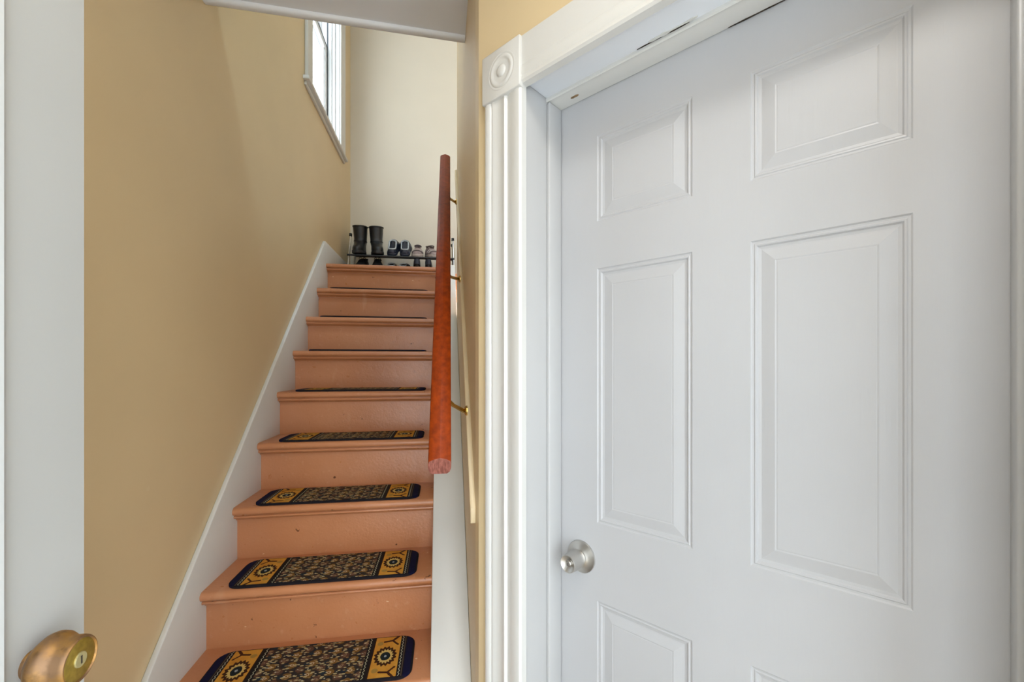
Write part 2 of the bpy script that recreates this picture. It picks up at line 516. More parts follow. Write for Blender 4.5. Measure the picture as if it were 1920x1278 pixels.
# left stair skirt and landing baseboard in one board
s0, s1 = (0.86, 0.118), (3.085, 2.232)
prof = [(YREAR, 0.0), (YREAR, 0.118), s0, s1, (YB, 2.240), (YB, ZL - 0.02), (ty(7) + 0.3, ZL - 0.02), (ty(7) + 0.3, ZL - 0.12), (1.36, 0.0)]
me = extrude('baseboard_left', prof, 'x', XL, XS, smooth=False)
st(obj('baseboard_left', bevelled(me, 0.003, 2), 'white_old_paint'), 'white sloping skirting board along the left edge of the stairs')
st(box('baseboard_back', XS, 1.38, YB - 0.016, YB, ZL, ZL + 0.10, 'white_old_paint', bev=0.003), 'low white baseboard under the back wall')

# ------------------------------------------------------------------ staircase
stair = empty('staircase', (0, 1.1, 0))
tag(stair, 'steep brown painted staircase with white curb rising to the landing', 'staircase')
def chd(name, me, mat, parent=stair):
    o = obj(name, me, mat, parent); o.location = (-parent.location.x, -parent.location.y, -parent.location.z); return o
X0, X1 = XS, XC
TH = 0.030
nose = [(0.0, -0.016), (0.001, -0.009), (0.006, -0.003), (0.013, 0.0)]
def tread_me():
    d = RUN + 0.045
    prof = [(d, 0.0), (d, -TH), (0.010, -TH), (0.004, -0.026), (0.001, -0.021)] + nose
    return extrude('tread', prof, 'x', X0, X1)
def cove_me():
    prof = [(0.042, -TH), (0.016, -TH), (0.016, -TH - 0.003), (0.0125, -TH - 0.005), (0.0115, -TH - 0.009), (0.014, -TH - 0.013), (0.021, -TH - 0.0155), (0.028, -TH - 0.018), (0.0325, -TH - 0.022), (0.033, -TH - 0.025), (0.042, -TH - 0.025)]
    return extrude('nosing_moulding', prof, 'x', X0, X1)
tm, cm = tread_me(), cove_me()
rm = extrude('riser', [(0.042, -TH), (0.058, -TH), (0.058, -RISE), (0.042, -RISE)], 'x', X0, X1, smooth=False)
for k in range(-2, 8):
    for nm, me in (('tread', tm), ('nosing_moulding', cm), ('riser', rm)):
        o = obj(nm, me, 'stair_paint', stair)
        o.location = (0, ty(k) - 1.1, tz(k))
        if nm == 'riser' and k == -2: o.scale = (1, 1, tz(-2) / RISE)
# white boxed curb along the right, its top runs along the nosing line
sl = RISE / RUN
yb0, yb1 = 1.02, ty(7) + 0.02
zt = lambda y: tz(0) + sl * (y - ty(0)) + 0.004
prof = [(yb0, 0.0), (yb0, zt(yb0)), (yb1, zt(yb1)), (yb1, zt(yb1) - 0.3), (1.35, 0.0)]
y_c = CORNER[1]
me = extrude('curb', prof, 'x', XC, XR - 0.0008, smooth=False)
bevelled(me, 0.003, 2)
chd('curb', me, 'white_old_paint')

# ------------------------------------------------------------------ stair mats
def mat_mesh():
    hx, hy, rr = 0.313, 0.105, 0.045
    outline = []
    for cx_, cy_, a0 in ((hx - rr, hy - rr, 0), (-hx + rr, hy - rr, 90), (-hx + rr, -hy + rr, 180), (hx - rr, -hy + rr, 270)):
        for i in range(7):
            a = R(a0 + 15 * i); outline.append((cx_ + rr * math.cos(a), cy_ + rr * math.sin(a)))
    rings = []
    for ins, z in ((0.0, 0.0), (0.0, 0.006), (0.003, 0.0085), (0.006, 0.009)):
        rings.append([(x * (1 - ins / hx), y * (1 - ins / hy), z) for x, y in outline])
    return loft_me('stair_mat', rings)
mm = mat_mesh()
mat_labels = {0: 'patterned stair mat on the second tread from the bottom of the photo',
              -1: 'largest patterned stair mat, cut by the bottom edge of the photo',
              1: 'patterned stair mat on the third tread from the bottom of the photo',
              2: 'patterned stair mat on the tread just above the low end of the handrail',
              3: 'thin looking patterned stair mat, highest whose pattern can be seen',
              4: 'stair mat seen edge-on as a black line, fifth tread below the landing edge... ',
              5: '', 6: ''}
mat_labels[4] = 'stair mat seen edge-on as a black line, third tread below the landing'
mat_labels[5] = 'stair mat seen edge-on as a thin line, second tread below the landing'
mat_labels[6] = 'stair mat seen edge-on as a thin line, first tread below the landing'
for k in range(-1, 7):
    o = obj('stair_mat', mm, 'mat_weave', None, ((-0.718 - 0.092) / 2 + random.uniform(-.004, .004), ty(k) + 0.016 + 0.105, tz(k)), (0, 0, R(random.uniform(-.35, .35))))
    tag(o, mat_labels[k], 'mat', 'patterned mats on the stair treads')

# ------------------------------------------------------------------ handrail
hr = empty('handrail', (0, 1.0, 1.155))
tag(hr, 'reddish brown wooden handrail along the right wall of the stairs', 'handrail')
pA, pB = Vector((-0.0068, 1.0, 1.155)), Vector((0.0135, 2.345, 2.500))
prof = [(-0.0262, 0.006), (-0.0262, -0.008), (-0.0235, -0.0165), (-0.017, -0.0215), (0.017, -0.0215), (0.0235, -0.0165), (0.0262, -0.008), (0.0262, 0.006),
        (0.0245, 0.0115), (0.016, 0.0165), (0.001, 0.0205), (-0.014, 0.0165), (-0.0245, 0.0115)]
d = (pB - pA).normalized(); side = Vector((1, 0, 0)); up = side.cross(d).normalized()
rings = []
for p, cut in ((pA, 0.35), (pB, 0.15)):
    rings.append([tuple(p - pA + Vector((pA.x, 0, 0)) + side * a + up * q + d * (q * cut)) for a, q in prof])
me = loft_me('rail', rings); me.polygons.foreach_set('use_smooth', [False] * len(me.polygons))
bevelled(me, 0.0012, 1)
rail = obj('rail', me, 'rail_wood', hr)
cap = [tuple(Vector(p) - d * 0.0006) for p in rings[0]]
cap2 = [tuple(Vector(p) + d * 0.0020) for p in rings[0]]
ctr = sum((Vector(p) for p in rings[0]), Vector()) / len(rings[0])
cap = [tuple(ctr + (Vector(p) - ctr) * 0.97 - d * 0.0004) for p in cap]; cap2 = [tuple(ctr + (Vector(p) - ctr) * 0.97) for p in cap2]
obj('end_grain', loft_me('end_grain', [cap, cap2]), 'end_grain', rail)['label'] = 'dull sawn end of the rail'
XBF = XR - 0.014                          # face of the mounting board
def bracket(yr, ywall, zw, mat):
    t = (yr - pA.y) / (pB.y - pA.y); p = pA.lerp(pB, t) - up * 0.0215
    o0 = Vector((0, 1.0, 1.155))
    a, b_ = p - o0, Vector((XBF - 0.002, ywall, zw)) - o0
    br = obj('bracket', tube_me('bracket', [a, a + Vector((0.012, 0.0, -0.016)), a.lerp(b_, 0.45) + Vector((0, 0, -0.012)), b_ - Vector((0.010, 0, 0)), b_], [0.0062, 0.0060, 0.0058, 0.0066, 0.0085], 8), mat, hr)
    vs = []
    pr = [(0.0, 0.0), (0.0135, 0.0), (0.0135, -0.003), (0.008, -0.007), (0.0, -0.009)]
    pm = lathe_me('bracket_plate', [(0.0002, 0.003), (0.015, 0.003), (0.015, 0.0), (0.011, -0.005), (0.0002, -0.008)], 16, 'x')
    pl_ = obj('bracket_plate', pm, mat, br); pl_.location = b_ + Vector((-0.001, 0, 0))
    sd = obj('bracket_saddle', box_me('bracket_saddle', -0.009, 0.009, -0.026, 0.026, -0.0015, 0.0015), mat, br)
    sd.location = a; sd.rotation_euler = (math.atan2(d.z, d.y), 0, 0)
bracket(1.172, 1.30, 1.250, 'brass')
bracket(1.60, 1.80, 1.745, 'brass')
bracket(2.08, 2.28, 2.245, 'brass')

# painted board that the brackets are screwed to
q0, q1 = (1.150, 1.005), (2.66, 2.585)
prof = [(q0[0], q0[1]), (q1[0], q1[1]), (q1[0] + 0.0, q1[1] - 0.045), (q0[0] + 0.004, q0[1] - 0.042)]
me = extrude('mounting_board', prof, 'x', XBF, XR, smooth=False)
tag(obj('mounting_board', bevelled(me, 0.0012, 1), 'cream_board_paint'), 'narrow cream painted board slanting along the right wall behind the handrail', 'board')

# ------------------------------------------------------------------ white six-panel door in the diagonal wall
door = empty('door_1', (*DO, 0), DRZ)
st(door, 'white six-panel door with a round steel knob')
Y0 = 0.004                                # door face sits just behind the stops
PX = [(0.104, 0.330), (0.438, 0.664)]
PZ = [(0.235, 0.8157), (1.004, 1.618), (1.732, 1.939)]
dx0, dx1, dz0, dz1 = -0.008, 0.769, 0.012, 2.048
def slab_me():
    xs = [dx0, PX[0][0], PX[0][1], PX[1][0], PX[1][1], dx1]
    zs = [dz0, *PZ[0], *PZ[1], *PZ[2], dz1]
    vs, fs, ix = [], [], {}
    for i, x in enumerate(xs):
        for j, z in enumerate(zs): ix[i, j] = len(vs); vs.append((x, Y0, z))
    for i in range(5):
        for j in range(7):
            if i in (1, 3) and j in (1, 3, 5): continue
            fs.append((ix[i, j], ix[i + 1, j], ix[i + 1, j + 1], ix[i, j + 1]))
    b0 = len(vs)
    vs += [(dx0, Y0 + 0.04, dz0), (dx1, Y0 + 0.04, dz0), (dx1, Y0 + 0.04, dz1), (dx0, Y0 + 0.04, dz1)]
    fs.append((b0, b0 + 1, b0 + 2, b0 + 3))
    fs.append(tuple([ix[i, 0] for i in range(6)] + [b0 + 1, b0])); fs.append(tuple([ix[i, 7] for i in range(6)] + [b0 + 2, b0 + 3]))
    fs.append(tuple([ix[0, j] for j in range(8)] + [b0 + 3, b0])); fs.append(tuple([ix[5, j] for j in range(8)] + [b0 + 2, b0 + 1]))
    return me_data('slab', vs, fs)
obj('slab', slab_me(), 'white_door_paint', door)
pprof = [(0.0, 0.0), (0.0025, 0.0022), (0.0055, 0.0026), (0.0075, 0.0015), (0.0100, 0.0020), (0.0125, 0.0048), (0.0175, 0.0056), (0.0200, 0.0053), (0.0400, 0.0016), (0.0425, 0.0022), (0.0445, 0.0019)]
def panel_me(x0, x1, z0, z1):
    rings = []
    for s, y in pprof:
        rings.append([(x0 + s, Y0 + y, z0 + s), (x1 - s, Y0 + y, z0 + s), (x1 - s, Y0 + y, z1 - s), (x0 + s, Y0 + y, z1 - s)])
    n = 4; vs = [p for r in rings for p in r]; fs = []
    for j in range(len(rings) - 1):
        for i in range(4):
            k = (i + 1) % 4; fs.append((j * 4 + i, j * 4 + k, (j + 1) * 4 + k, (j + 1) * 4 + i))
    fs.append(tuple(range(len(vs) - 4, len(vs))))
    me = bpy.data.meshes.new('panel'); me.from_pydata(vs, [], fs)
    bm = bmesh.new(); bm.from_mesh(me); bmesh.ops.recalc_face_normals(bm, faces=bm.faces)
    bm.faces.ensure_lookup_table()
    if bm.faces[-1].normal.y > 0: bmesh.ops.reverse_faces(bm, faces=bm.faces)
    bm.to_mesh(me); bm.free(); return me
for px in PX:
    for pz in PZ: obj('panel', panel_me(*px, *pz), 'white_door_paint', door)
# knob
kx, kz = 0.0601, 0.9107
knob = obj('knob', lathe_me('knob', [(0.0130, -0.010), (0.0150, -0.013), (0.0225, -0.018), (0.0240, -0.024), (0.0228, -0.040), (0.0214, -0.058), (0.0208, -0.0605), (0.0196, -0.0610), (0.0185, -0.0600), (0.0110, -0.0545), (0.0080, -0.0535)], 48), 'brushed_steel', door, (kx, Y0, kz))
rose = obj('rose', lathe_me('rose', [(0.0390, 0.0), (0.0395, -0.003), (0.0385, -0.0050), (0.0370, -0.0052), (0.0280, -0.0065), (0.0200, -0.0095), (0.0150, -0.0135), (0.0110, -0.0138)], 48), 'brushed_steel', knob)
cyl = obj('key_cylinder', lathe_me('key_cylinder', [(0.0076, -0.052), (0.0076, -0.0575), (0.0066, -0.0585), (0.0062, -0.0575), (0.0058, -0.0575), (0.0052, -0.0588), (0.0002, -0.0588)], 28), 'brushed_steel', knob)
obj('keyhole', box_me('keyhole', -0.0009, 0.0009, -0.0592, -0.0570, -0.0042, 0.0036), 'dark_gap', knob)

# casing, corner blocks, jambs and stops around the door
tr = empty('trim_2', (*DO, 0), DRZ)
st(tr, 'white fluted door casing with round rosette corner blocks')
WS = -0.135
JL, JR, JH = -0.010, DW1, 2.052           # jamb faces
# vertical casing profile: u from outer edge to the opening, depth outwards
cas = [(0, 0), (0, 0.015), (0.0025, 0.0195), (0.007, 0.021), (0.017, 0.021), (0.0205, 0.0185), (0.022, 0.0165), (0.0245, 0.0165), (0.0262, 0.0195), (0.031, 0.0198),
       (0.036, 0.0175), (0.060, 0.0175), (0.064, 0.0195), (0.068, 0.0200), (0.071, 0.0165), (0.0735, 0.0145), (0.078, 0.0150), (0.086, 0.0178), (0.096, 0.0195), (0.108, 0.0215), (0.115, 0.0205), (0.1195, 0.0155), (0.12, 0)]
CW = 0.121; cl0 = -0.123
def leg(mirror):
    p = []
    for u, h in cas:
        x = cl0 + u * CW / 0.12
        if mirror: x = (JL + JR) - x
        p.append((x, WS - h))
    return extrude('casing_leg', p, 'z', 0.0, 2.031)
obj('casing_leg', leg(False), 'white_trim_paint', tr)
obj('casing_leg', leg(True), 'white_trim_paint', tr)
hp = [(WS - h, 2.036 + (0.12 - u) * 0.112 / 0.12) for u, h in [(0, 0), (0, 0.016), (0.003, 0.019), (0.030, 0.0195), (0.072, 0.0190), (0.0740, 0.0182), (0.0755, 0.0190), (0.096, 0.0195), (0.101, 0.0175), (0.104, 0.0195), (0.113, 0.0205), (0.1185, 0.0165), (0.12, 0)]]
obj('casing_head', extrude('casing_head', hp, 'x', -0.0005, JL + JR + 0.0005), 'white_trim_paint', tr)
def block(x0, x1):
    z0, z1 = 2.030, 2.147
    b0 = box('corner_block', x0, x1, WS - 0.026, WS, z0, z1, 'white_trim_paint', tr, bev=0.0025)
    cx_, cz_ = (x0 + x1) / 2 + 0.004, (z0 + z1) / 2
    pr = [(0.0445, -0.022), (0.0445, -0.0261), (0.0425, -0.0268), (0.0400, -0.0262), (0.0385, -0.0261), (0.0365, -0.0275), (0.0335, -0.0284), (0.0300, -0.0280), (0.0275, -0.0266), (0.0240, -0.0261), (0.0170, -0.0261), (0.0145, -0.0265), (0.0128, -0.0285), (0.0090, -0.0304), (0.0040, -0.0312), (0.0002, -0.0313)]
    ro = obj('rosette', lathe_me('rosette', pr, 40), 'white_trim_paint', b0, (cx_, WS, cz_))
block(-0.1255, 0.0015 - 0.002)
block(JL + JR + 0.0005, JL + JR + 0.1255)
# jambs
obj('jamb', box_me('jamb', JL - 0.02, JL, WS - 0.012, 0.05, 0.0, JH + 0.014, 0.002), 'jamb_paint', tr)
obj('jamb', box_me('jamb', JR, JR + 0.02, WS - 0.012, 0.05, 0.0, JH + 0.014, 0.002), 'jamb_paint', tr)
obj('head_jamb', box_me('head_jamb', JL, JR, WS - 0.012, 0.05, JH, JH + 0.014, 0.002), 'ceiling_paint', tr)
obj('stop', box_me('stop', JL, 0.0, -0.048, 0.002, 0.0, 2.041, 0.0025), 'jamb_paint', tr)
obj('stop', box_me('stop', 0.762, JR, -0.048, 0.002, 0.0, 2.041, 0.0025), 'jamb_paint', tr)
sp_ = [(0.002, 2.0415), (0.002, JH), (-0.050, JH), (-0.050, 2.046), (-0.047, 2.0435), (-0.042, 2.0445), (-0.036, 2.0425), (-0.012, 2.0415)]
obj('head_stop', extrude('head_stop', sp_, 'x', JL, JR), 'white_trim_paint', tr)
# peeling paint along the head: open crack, chips
def sliver(name, pts, y, z, mat, parent):
    """thin ragged strip under the head jamb: pts (x, half width)"""
    vs = []
    for x, h in pts: vs += [(x, y - h - random.uniform(0, .001), z), (x, y + h, z), (x, y + h, z + 0.0022), (x, y - h, z + 0.0022)]
    fs = []
    for i in range(len(pts) - 1):
        for k in range(4): fs.append((i * 4 + k, i * 4 + (k + 1) % 4, i * 4 + 4 + (k + 1) % 4, i * 4 + 4 + k))
    fs += [(0, 1, 2, 3), tuple(len(vs) - 4 + k for k in range(4))]
    return obj(name, me_data(name, vs, fs), mat, parent)
sliver('paint_crack', [(0.235, 0.0003), (0.25, 0.0009), (0.27, 0.0006), (0.285, 0.0012), (0.30, 0.0007), (0.315, 0.0017), (0.325, 0.0028), (0.335, 0.001), (0.345, 0.0003)], -0.0515, JH - 0.0010, 'dark_gap', tr)
sliver('paint_flake', [(0.262, 0.0004), (0.272, 0.003), (0.285, 0.002), (0.297, 0.0045), (0.31, 0.001), (0.335, 0.001), (0.352, 0.003), (0.362, 0.0005)], -0.056, JH - 0.0022, 'white_trim_paint', tr)
sliver('paint_chip', [(0.046, 0.0008), (0.051, 0.0032), (0.056, 0.0026), (0.062, 0.0034), (0.068, 0.001)], -0.022, 2.0408, 'bare_wood', tr)
sliver('paint_crack', [(0.40, 0.0002), (0.415, 0.0008), (0.43, 0.0016), (0.45, 0.0008), (0.47, 0.0012), (0.50, 0.0002)], 0.0012, 2.0405, 'dark_gap', tr)

# ------------------------------------------------------------------ open entry door at the left edge
LD = empty('door_2', (-0.462, YREAR + 0.02, 0.0))
st(LD, 'white entry door standing open at the left edge with an old brass knob')
dl = 0.645 - (YREAR + 0.02)               # width of the leaf, latch edge at y = 0.645
XF = 0.0                                  # leaf face, local x
def edoor_me():
    st_, z0, z1 = 0.108, 0.01, 2.06
    ys = [0.0, st_, dl - st_, dl]; zs = [z0, 0.26, 0.80, 1.0, 1.93, z1]
    vs, fs, ix = [], [], {}
    for i, y in enumerate(ys):
        for j, z in enumerate(zs): ix[i, j] = len(vs); vs.append((XF, y, z))
    for i in range(3):
        for j in range(5):
            if i == 1 and j in (1, 3): continue
            fs.append((ix[i, j], ix[i + 1, j], ix[i + 1, j + 1], ix[i, j + 1]))
    b0 = len(vs); t = -0.044
    vs += [(t, 0, z0), (t, dl, z0), (t, dl, z1), (t, 0, z1)]
    fs += [(b0, b0 + 1, b0 + 2, b0 + 3), tuple([ix[i, 0] for i in range(4)] + [b0 + 1, b0]), tuple([ix[i, 5] for i in range(4)] + [b0 + 2, b0 + 3]),
           tuple([ix[0, j] for j in range(6)] + [b0 + 3, b0]), tuple([ix[3, j] for j in range(6)] + [b0 + 2, b0 + 1])]
    return me_data('leaf', vs, fs), st_
me, stl = edoor_me()
obj('leaf', me, 'entry_door_paint', LD)
for z0, z1 in ((0.26, 0.80), (1.0, 1.93)):
    rings = []
    for s, h in ((0.0, 0.0), (0.001, 0.006), (0.006, 0.0085), (0.013, 0.006), (0.018, -0.004), (0.024, -0.010)):
        rings.append([(XF + h, stl + s, z0 + s), (XF + h, dl - stl - s, z0 + s), (XF + h, dl - stl - s, z1 - s), (XF + h, stl + s, z1 - s)])
    vs = [p for r in rings for p in r]; fs = []
    for j in range(len(rings) - 1):
        for i in range(4):
            k = (i + 1) % 4; fs.append((j * 4 + i, j * 4 + k, (j + 1) * 4 + k, (j + 1) * 4 + i))
    fs.append(tuple(range(len(vs) - 4, len(vs))))
    obj('panel', me_data('panel', vs, fs), 'entry_door_paint', LD)
ky, kz2 = dl - 0.074, 1.043
kb = obj('knob', lathe_me('knob', [(0.010, 0.002), (0.012, 0.006), (0.024, 0.010), (0.0300, 0.0165), (0.0318, 0.022), (0.0312, 0.0270), (0.0285, 0.0320), (0.0266, 0.0350), (0.0260, 0.0380), (0.0260, 0.0450), (0.0256, 0.0480), (0.0246, 0.0500), (0.0234, 0.0504), (0.0222, 0.0480)], 48, 'x'), 'aged_brass', LD, (0, ky, kz2))
obj('rose', lathe_me('rose', [(0.015, 0.0), (0.015, 0.003), (0.013, 0.006), (0.010, 0.007)], 40, 'x'), 'aged_brass', kb)
obj('knob_face', lathe_me('knob_face', [(0.0228, 0.042), (0.0228, 0.0484), (0.0213, 0.0489), (0.0002, 0.0489)], 40, 'x'), 'brass_face', kb)
obj('key_cylinder', lathe_me('key_cylinder', [(0.0085, 0.048), (0.0085, 0.0500), (0.0078, 0.0506), (0.0002, 0.0506)], 28, 'x'), 'cylinder_brass', kb)
obj('keyhole', box_me('keyhole', 0.0495, 0.0509, -0.0010, 0.0010, -0.0045, 0.0045), 'dark_gap', kb)

# ------------------------------------------------------------------ window on the left wall
win = empty('window_1', (XL, (WY0 + WY1) / 2, WZ0))
st(win, 'white double-hung window high on the left wall above the stairs')
def wbox(name, x0, x1, y0, y1, z0, z1, mat='vinyl_white', bev=0.0, parent=win):
    me = box_me(name, x0, x1, y0, y1, z0, z1, bev)
    for v in me.vertices: v.co -= Vector(win.location)
    return obj(name, me, mat, parent)
XW = -0.88
wbox('casing_side', XL, XL + 0.020, WY0 - 0.095, WY0 + 0.004, WZ0 - 0.01, WZ1 + 0.09, 'white_trim_paint', 0.004)
def cfar():
    y = WY1 - 0.004
    p = [(XL, y), (XL + 0.014, y), (XL + 0.018, y + 0.010), (XL + 0.012, y + 0.018), (XL + 0.018, y + 0.030), (XL + 0.018, y + 0.075), (XL + 0.024, y + 0.085), (XL + 0.024, y + 0.108), (XL, y + 0.108)]
    me = extrude('casing_side', p, 'z', WZ0 - 0.01, WZ1 + 0.09)
    for v in me.vertices: v.co -= Vector(win.location)
    return obj('casing_side', me, 'white_trim_paint', win)
cfar()
wbox('casing_head', XL, XL + 0.022, WY0 - 0.095, WY1 + 0.104, WZ1 - 0.004, WZ1 + 0.09, 'white_trim_paint', 0.004)
wbox('sill', XL - 0.10, XL + 0.034, WY0 - 0.125, WY1 + 0.150, WZ0 - 0.030, WZ0 - 0.006, 'white_trim_paint', 0.005)
wbox('apron', XL, XL + 0.015, WY0 - 0.105, WY1 + 0.13, WZ0 - 0.052, WZ0 - 0.030, 'white_trim_paint', 0.003)
# reveal linings
wbox('lining', XL - 0.16, XL + 0.002, WY0 - 0.002, WY0 + 0.010, WZ0 - 0.006, WZ1)
wbox('lining', XL - 0.16, XL + 0.002, WY1 - 0.010, WY1 + 0.002, WZ0 - 0.006, WZ1)
wbox('lining', XL - 0.16, XL + 0.002, WY0 + 0.010, WY1 - 0.010, WZ1 - 0.010, WZ1)
for ya in (WY1 - 0.024, WY1 - 0.038):
    wbox('track', XW + 0.004, XW + 0.030 if ya < WY1 - 0.03 else XW + 0.052, ya, ya + 0.014, WZ0 - 0.006, WZ1 - 0.01)
wbox('track', XW + 0.004, XW + 0.040, WY0 + 0.010, WY0 + 0.030, WZ0 - 0.006, WZ1 - 0.01)
wbox('dark_strip', XW - 0.002, XW + 0.006, WY1 - 0.044, WY1 - 0.0385, WZ0 - 0.006, WZ1 - 0.01, 'dark_strip')  # grey strip standing in for the shaded recess between sash and jamb
ZM = 3.80
def sash(x0, z0, z1):
    ya, yb = WY0 + 0.018, WY1 - 0.044
    s = wbox('sash', x0 - 0.026, x0, ya, ya + 0.045, z0, z1, 'vinyl_white', 0.003)
    wbox('sash_stile', x0 - 0.026, x0, yb - 0.05, yb, z0, z1, 'vinyl_white', 0.003, s)
    wbox('sash_rail', x0 - 0.026, x0 - 0.0005, ya + 0.045, yb - 0.05, z0, z0 + 0.055, 'vinyl_white', 0.003, s)
    wbox('sash_rail', x0 - 0.026, x0 - 0.0005, ya + 0.045, yb - 0.05, z1 - 0.045, z1, 'vinyl_white', 0.003, s)
    wbox('bead', x0 - 0.020, x0 - 0.008, yb - 0.062, yb - 0.05, z0 + 0.055, z1 - 0.045, 'vinyl_white', 0.002, s)
    wbox('pane', x0 - 0.016, x0 - 0.012, ya + 0.044, yb - 0.049, z0 + 0.054, z1 - 0.044, 'window_glass', 0, s)
sash(XW, WZ0 - 0.006, ZM + 0.045)
sash(XW - 0.032, ZM, WZ1 - 0.010)
wbox('dark_strip', XW - 0.004, XW + 0.002, WY0 + 0.03, WY1 - 0.044, ZM + 0.045, ZM + 0.051, 'dark_strip')  # dark grey line along the top of the lower sash

# ------------------------------------------------------------------ shoe rack on the landing
RX0, RX1 = -0.752, 0.095
RY0, RY1 = 3.55, 3.86
rack = empty('shoe_rack', ((RX0 + RX1) / 2, (RY0 + RY1) / 2, ZL))
tag(rack, 'low two-tier shoe rack with steel posts and black shelves on the landing', 'shoe rack')
def rk(name, me, mat, parent=rack):
    for v in me.vertices: v.co -= Vector(rack.location)
    return obj(name, me, mat, parent)
SHT = 0.22                                # slope of the shelves
def shelf_z(i, y): return ZL + (0.046, 0.176)[i] + (y - RY0) * SHT
for xx, lean in ((RX0, 0.028), (RX1, -0.012)):
    for yy, top in ((RY0 + 0.05, ZL + 0.345), (RY1 - 0.03, ZL + 0.36)):
        p = rk('post', tube_me('post', [(xx, yy, ZL + 0.004), (xx + lean, yy, top)], 0.0075, 12), 'rack_steel')
        rk('cap', tube_me('cap', [(xx + lean, yy, top - 0.012), (xx + lean * 1.05, yy, top + 0.010)], 0.0115, 12), 'rack_black', p)
        rk('foot', tube_me('foot', [(xx, yy, ZL), (xx, yy, ZL + 0.02)], 0.0105, 12), 'rack_black', p)
for i in (0, 1):
    za, zb = shelf_z(i, RY0), shelf_z(i, RY1)
    me = me_data('shelf', [(x, y, z + dz) for x in (RX0 + 0.016, RX1 - 0.01) for y, z in ((RY0 + 0.01, shelf_z(i, RY0 + 0.01)), (RY1 - 0.01, shelf_z(i, RY1 - 0.01))) for dz in (-0.006, 0.0)],
                 [(0, 1, 3, 2), (4, 6, 7, 5), (0, 4, 5, 1), (2, 3, 7, 6), (0, 2, 6, 4), (1, 5, 7, 3)])
    s_ = rk('shelf', me, 'rack_black')
    for y in (RY0 + 0.006, RY1 - 0.006):
        rk('shelf_rod', tube_me('shelf_rod', [(RX0 + 0.01, y, shelf_z(i, y) - 0.003), (RX1, y, shelf_z(i, y) - 0.003)], 0.0075, 10), 'rack_black', s_)

# ------------------------------------------------------------------ shoes
def shoe_upper(name, sts, top_open, sole_t, mats, parent, L, rim_r=0.004, lin=None):
    """sts: (t along length, half width, height); top_open: (t0, t1) of the foot opening"""
    rings, rim_l, rim_r_ = [], [], []
    for t, hw, h in sts:
        y = t * L; z0 = sole_t - 0.002
        op = top_open[0] <= t <= top_open[1]
        r = []
        for a in (0, 12, 30, 50):
            ca, sa = math.cos(R(a)), math.sin(R(a)); r.append((-hw * ca, y, z0 + (h - z0) * sa ** 0.8))
        if op:
            rw = hw * 0.70
            r += [(-rw, y, h), (-rw + 0.004, y, h - 0.004), (-rw * 0.9, y, z0 + 0.006), (0, y, z0 + 0.005), (rw * 0.9, y, z0 + 0.006), (rw - 0.004, y, h - 0.004), (rw, y, h)]
            rim_l.append((-rw, y, h)); rim_r_.append((rw, y, h))
        else:
            for a in (60, 68, 78, 90, 102, 112, 120):
                r.append((-hw * math.cos(R(a)), y, z0 + (h - z0) * math.sin(R(a)) ** 0.8))
        for a in (130, 150, 168, 180):
            ca, sa = math.cos(R(a)), max(math.sin(R(a)), 0); r.append((-hw * ca, y, z0 + (h - z0) * sa ** 0.8))
        rings.append(r)
    up_ = obj('upper', loft_me('upper', rings), mats[0], parent)
    # collar round the opening, closed at heel and vamp
    i0 = [s for s in sts if s[0] >= top_open[0]][0]; i1 = [s for s in sts if s[0] <= top_open[1]][-1]
    xa, xb = rim_r_[-1][0], rim_r_[0][0]; y1, y0 = i1[0] * L, i0[0] * L
    pts = rim_l[:-1] + [(-xa * 0.93, y1 - 0.002, i1[2] + 0.001), (-xa * 0.72, y1 + 0.008, i1[2] + 0.003), (-xa * 0.38, y1 + 0.014, i1[2] + 0.005), (0, y1 + 0.016, i1[2] + 0.006), (xa * 0.38, y1 + 0.014, i1[2] + 0.005), (xa * 0.72, y1 + 0.008, i1[2] + 0.003), (xa * 0.93, y1 - 0.002, i1[2] + 0.001)] \
        + rim_r_[-2:0:-1] + [(xb * 0.9, y0, i0[2]), (xb * 0.5, y0 - 0.006, i0[2] + 0.001), (0, y0 - 0.008, i0[2] + 0.001), (-xb * 0.5, y0 - 0.006, i0[2] + 0.001), (-xb * 0.9, y0, i0[2])]
    pts = pts[1:]
    obj('collar', tube_me('collar', pts, rim_r, 8, True), mats[2], up_)
    if lin:
        nn = len(rim_l); vs = []
        for a, b_ in zip(rim_l, rim_r_): vs += [(a[0] * 0.88, a[1], sole_t + 0.010), (b_[0] * 0.88, b_[1], sole_t + 0.010), (b_[0] * 0.88, b_[1], sole_t + 0.004), (a[0] * 0.88, a[1], sole_t + 0.004)]
        fs = [(i * 4 + k, i * 4 + (k + 1) % 4, i * 4 + 4 + (k + 1) % 4, i * 4 + 4 + k) for i in range(nn - 1) for k in range(4)] + [(0, 1, 2, 3), tuple(len(vs) - 4 + k for k in range(4))]
        obj('insole', me_data('insole', vs, fs, True), lin, up_)
    # sole
    out = [(-hw * 1.05 - 0.001, t * L) for t, hw, h in sts] + [(hw * 1.05 + 0.001, t * L) for t, hw, h in sts[::-1]]
    obj('sole', bevelled(prism('sole', out, 0.0, sole_t), 0.002, 1), mats[1], parent)
    return up_

LOW = [(0.0, 0.012, 0.050), (0.025, 0.024, 0.064), (0.08, 0.031, 0.066), (0.18, 0.034, 0.062), (0.30, 0.034, 0.060), (0.42, 0.035, 0.064), (0.52, 0.038, 0.068), (0.62, 0.042, 0.062), (0.74, 0.044, 0.053), (0.85, 0.041, 0.046), (0.94, 0.030, 0.038), (0.985, 0.016, 0.030), (1.0, 0.004, 0.024)]

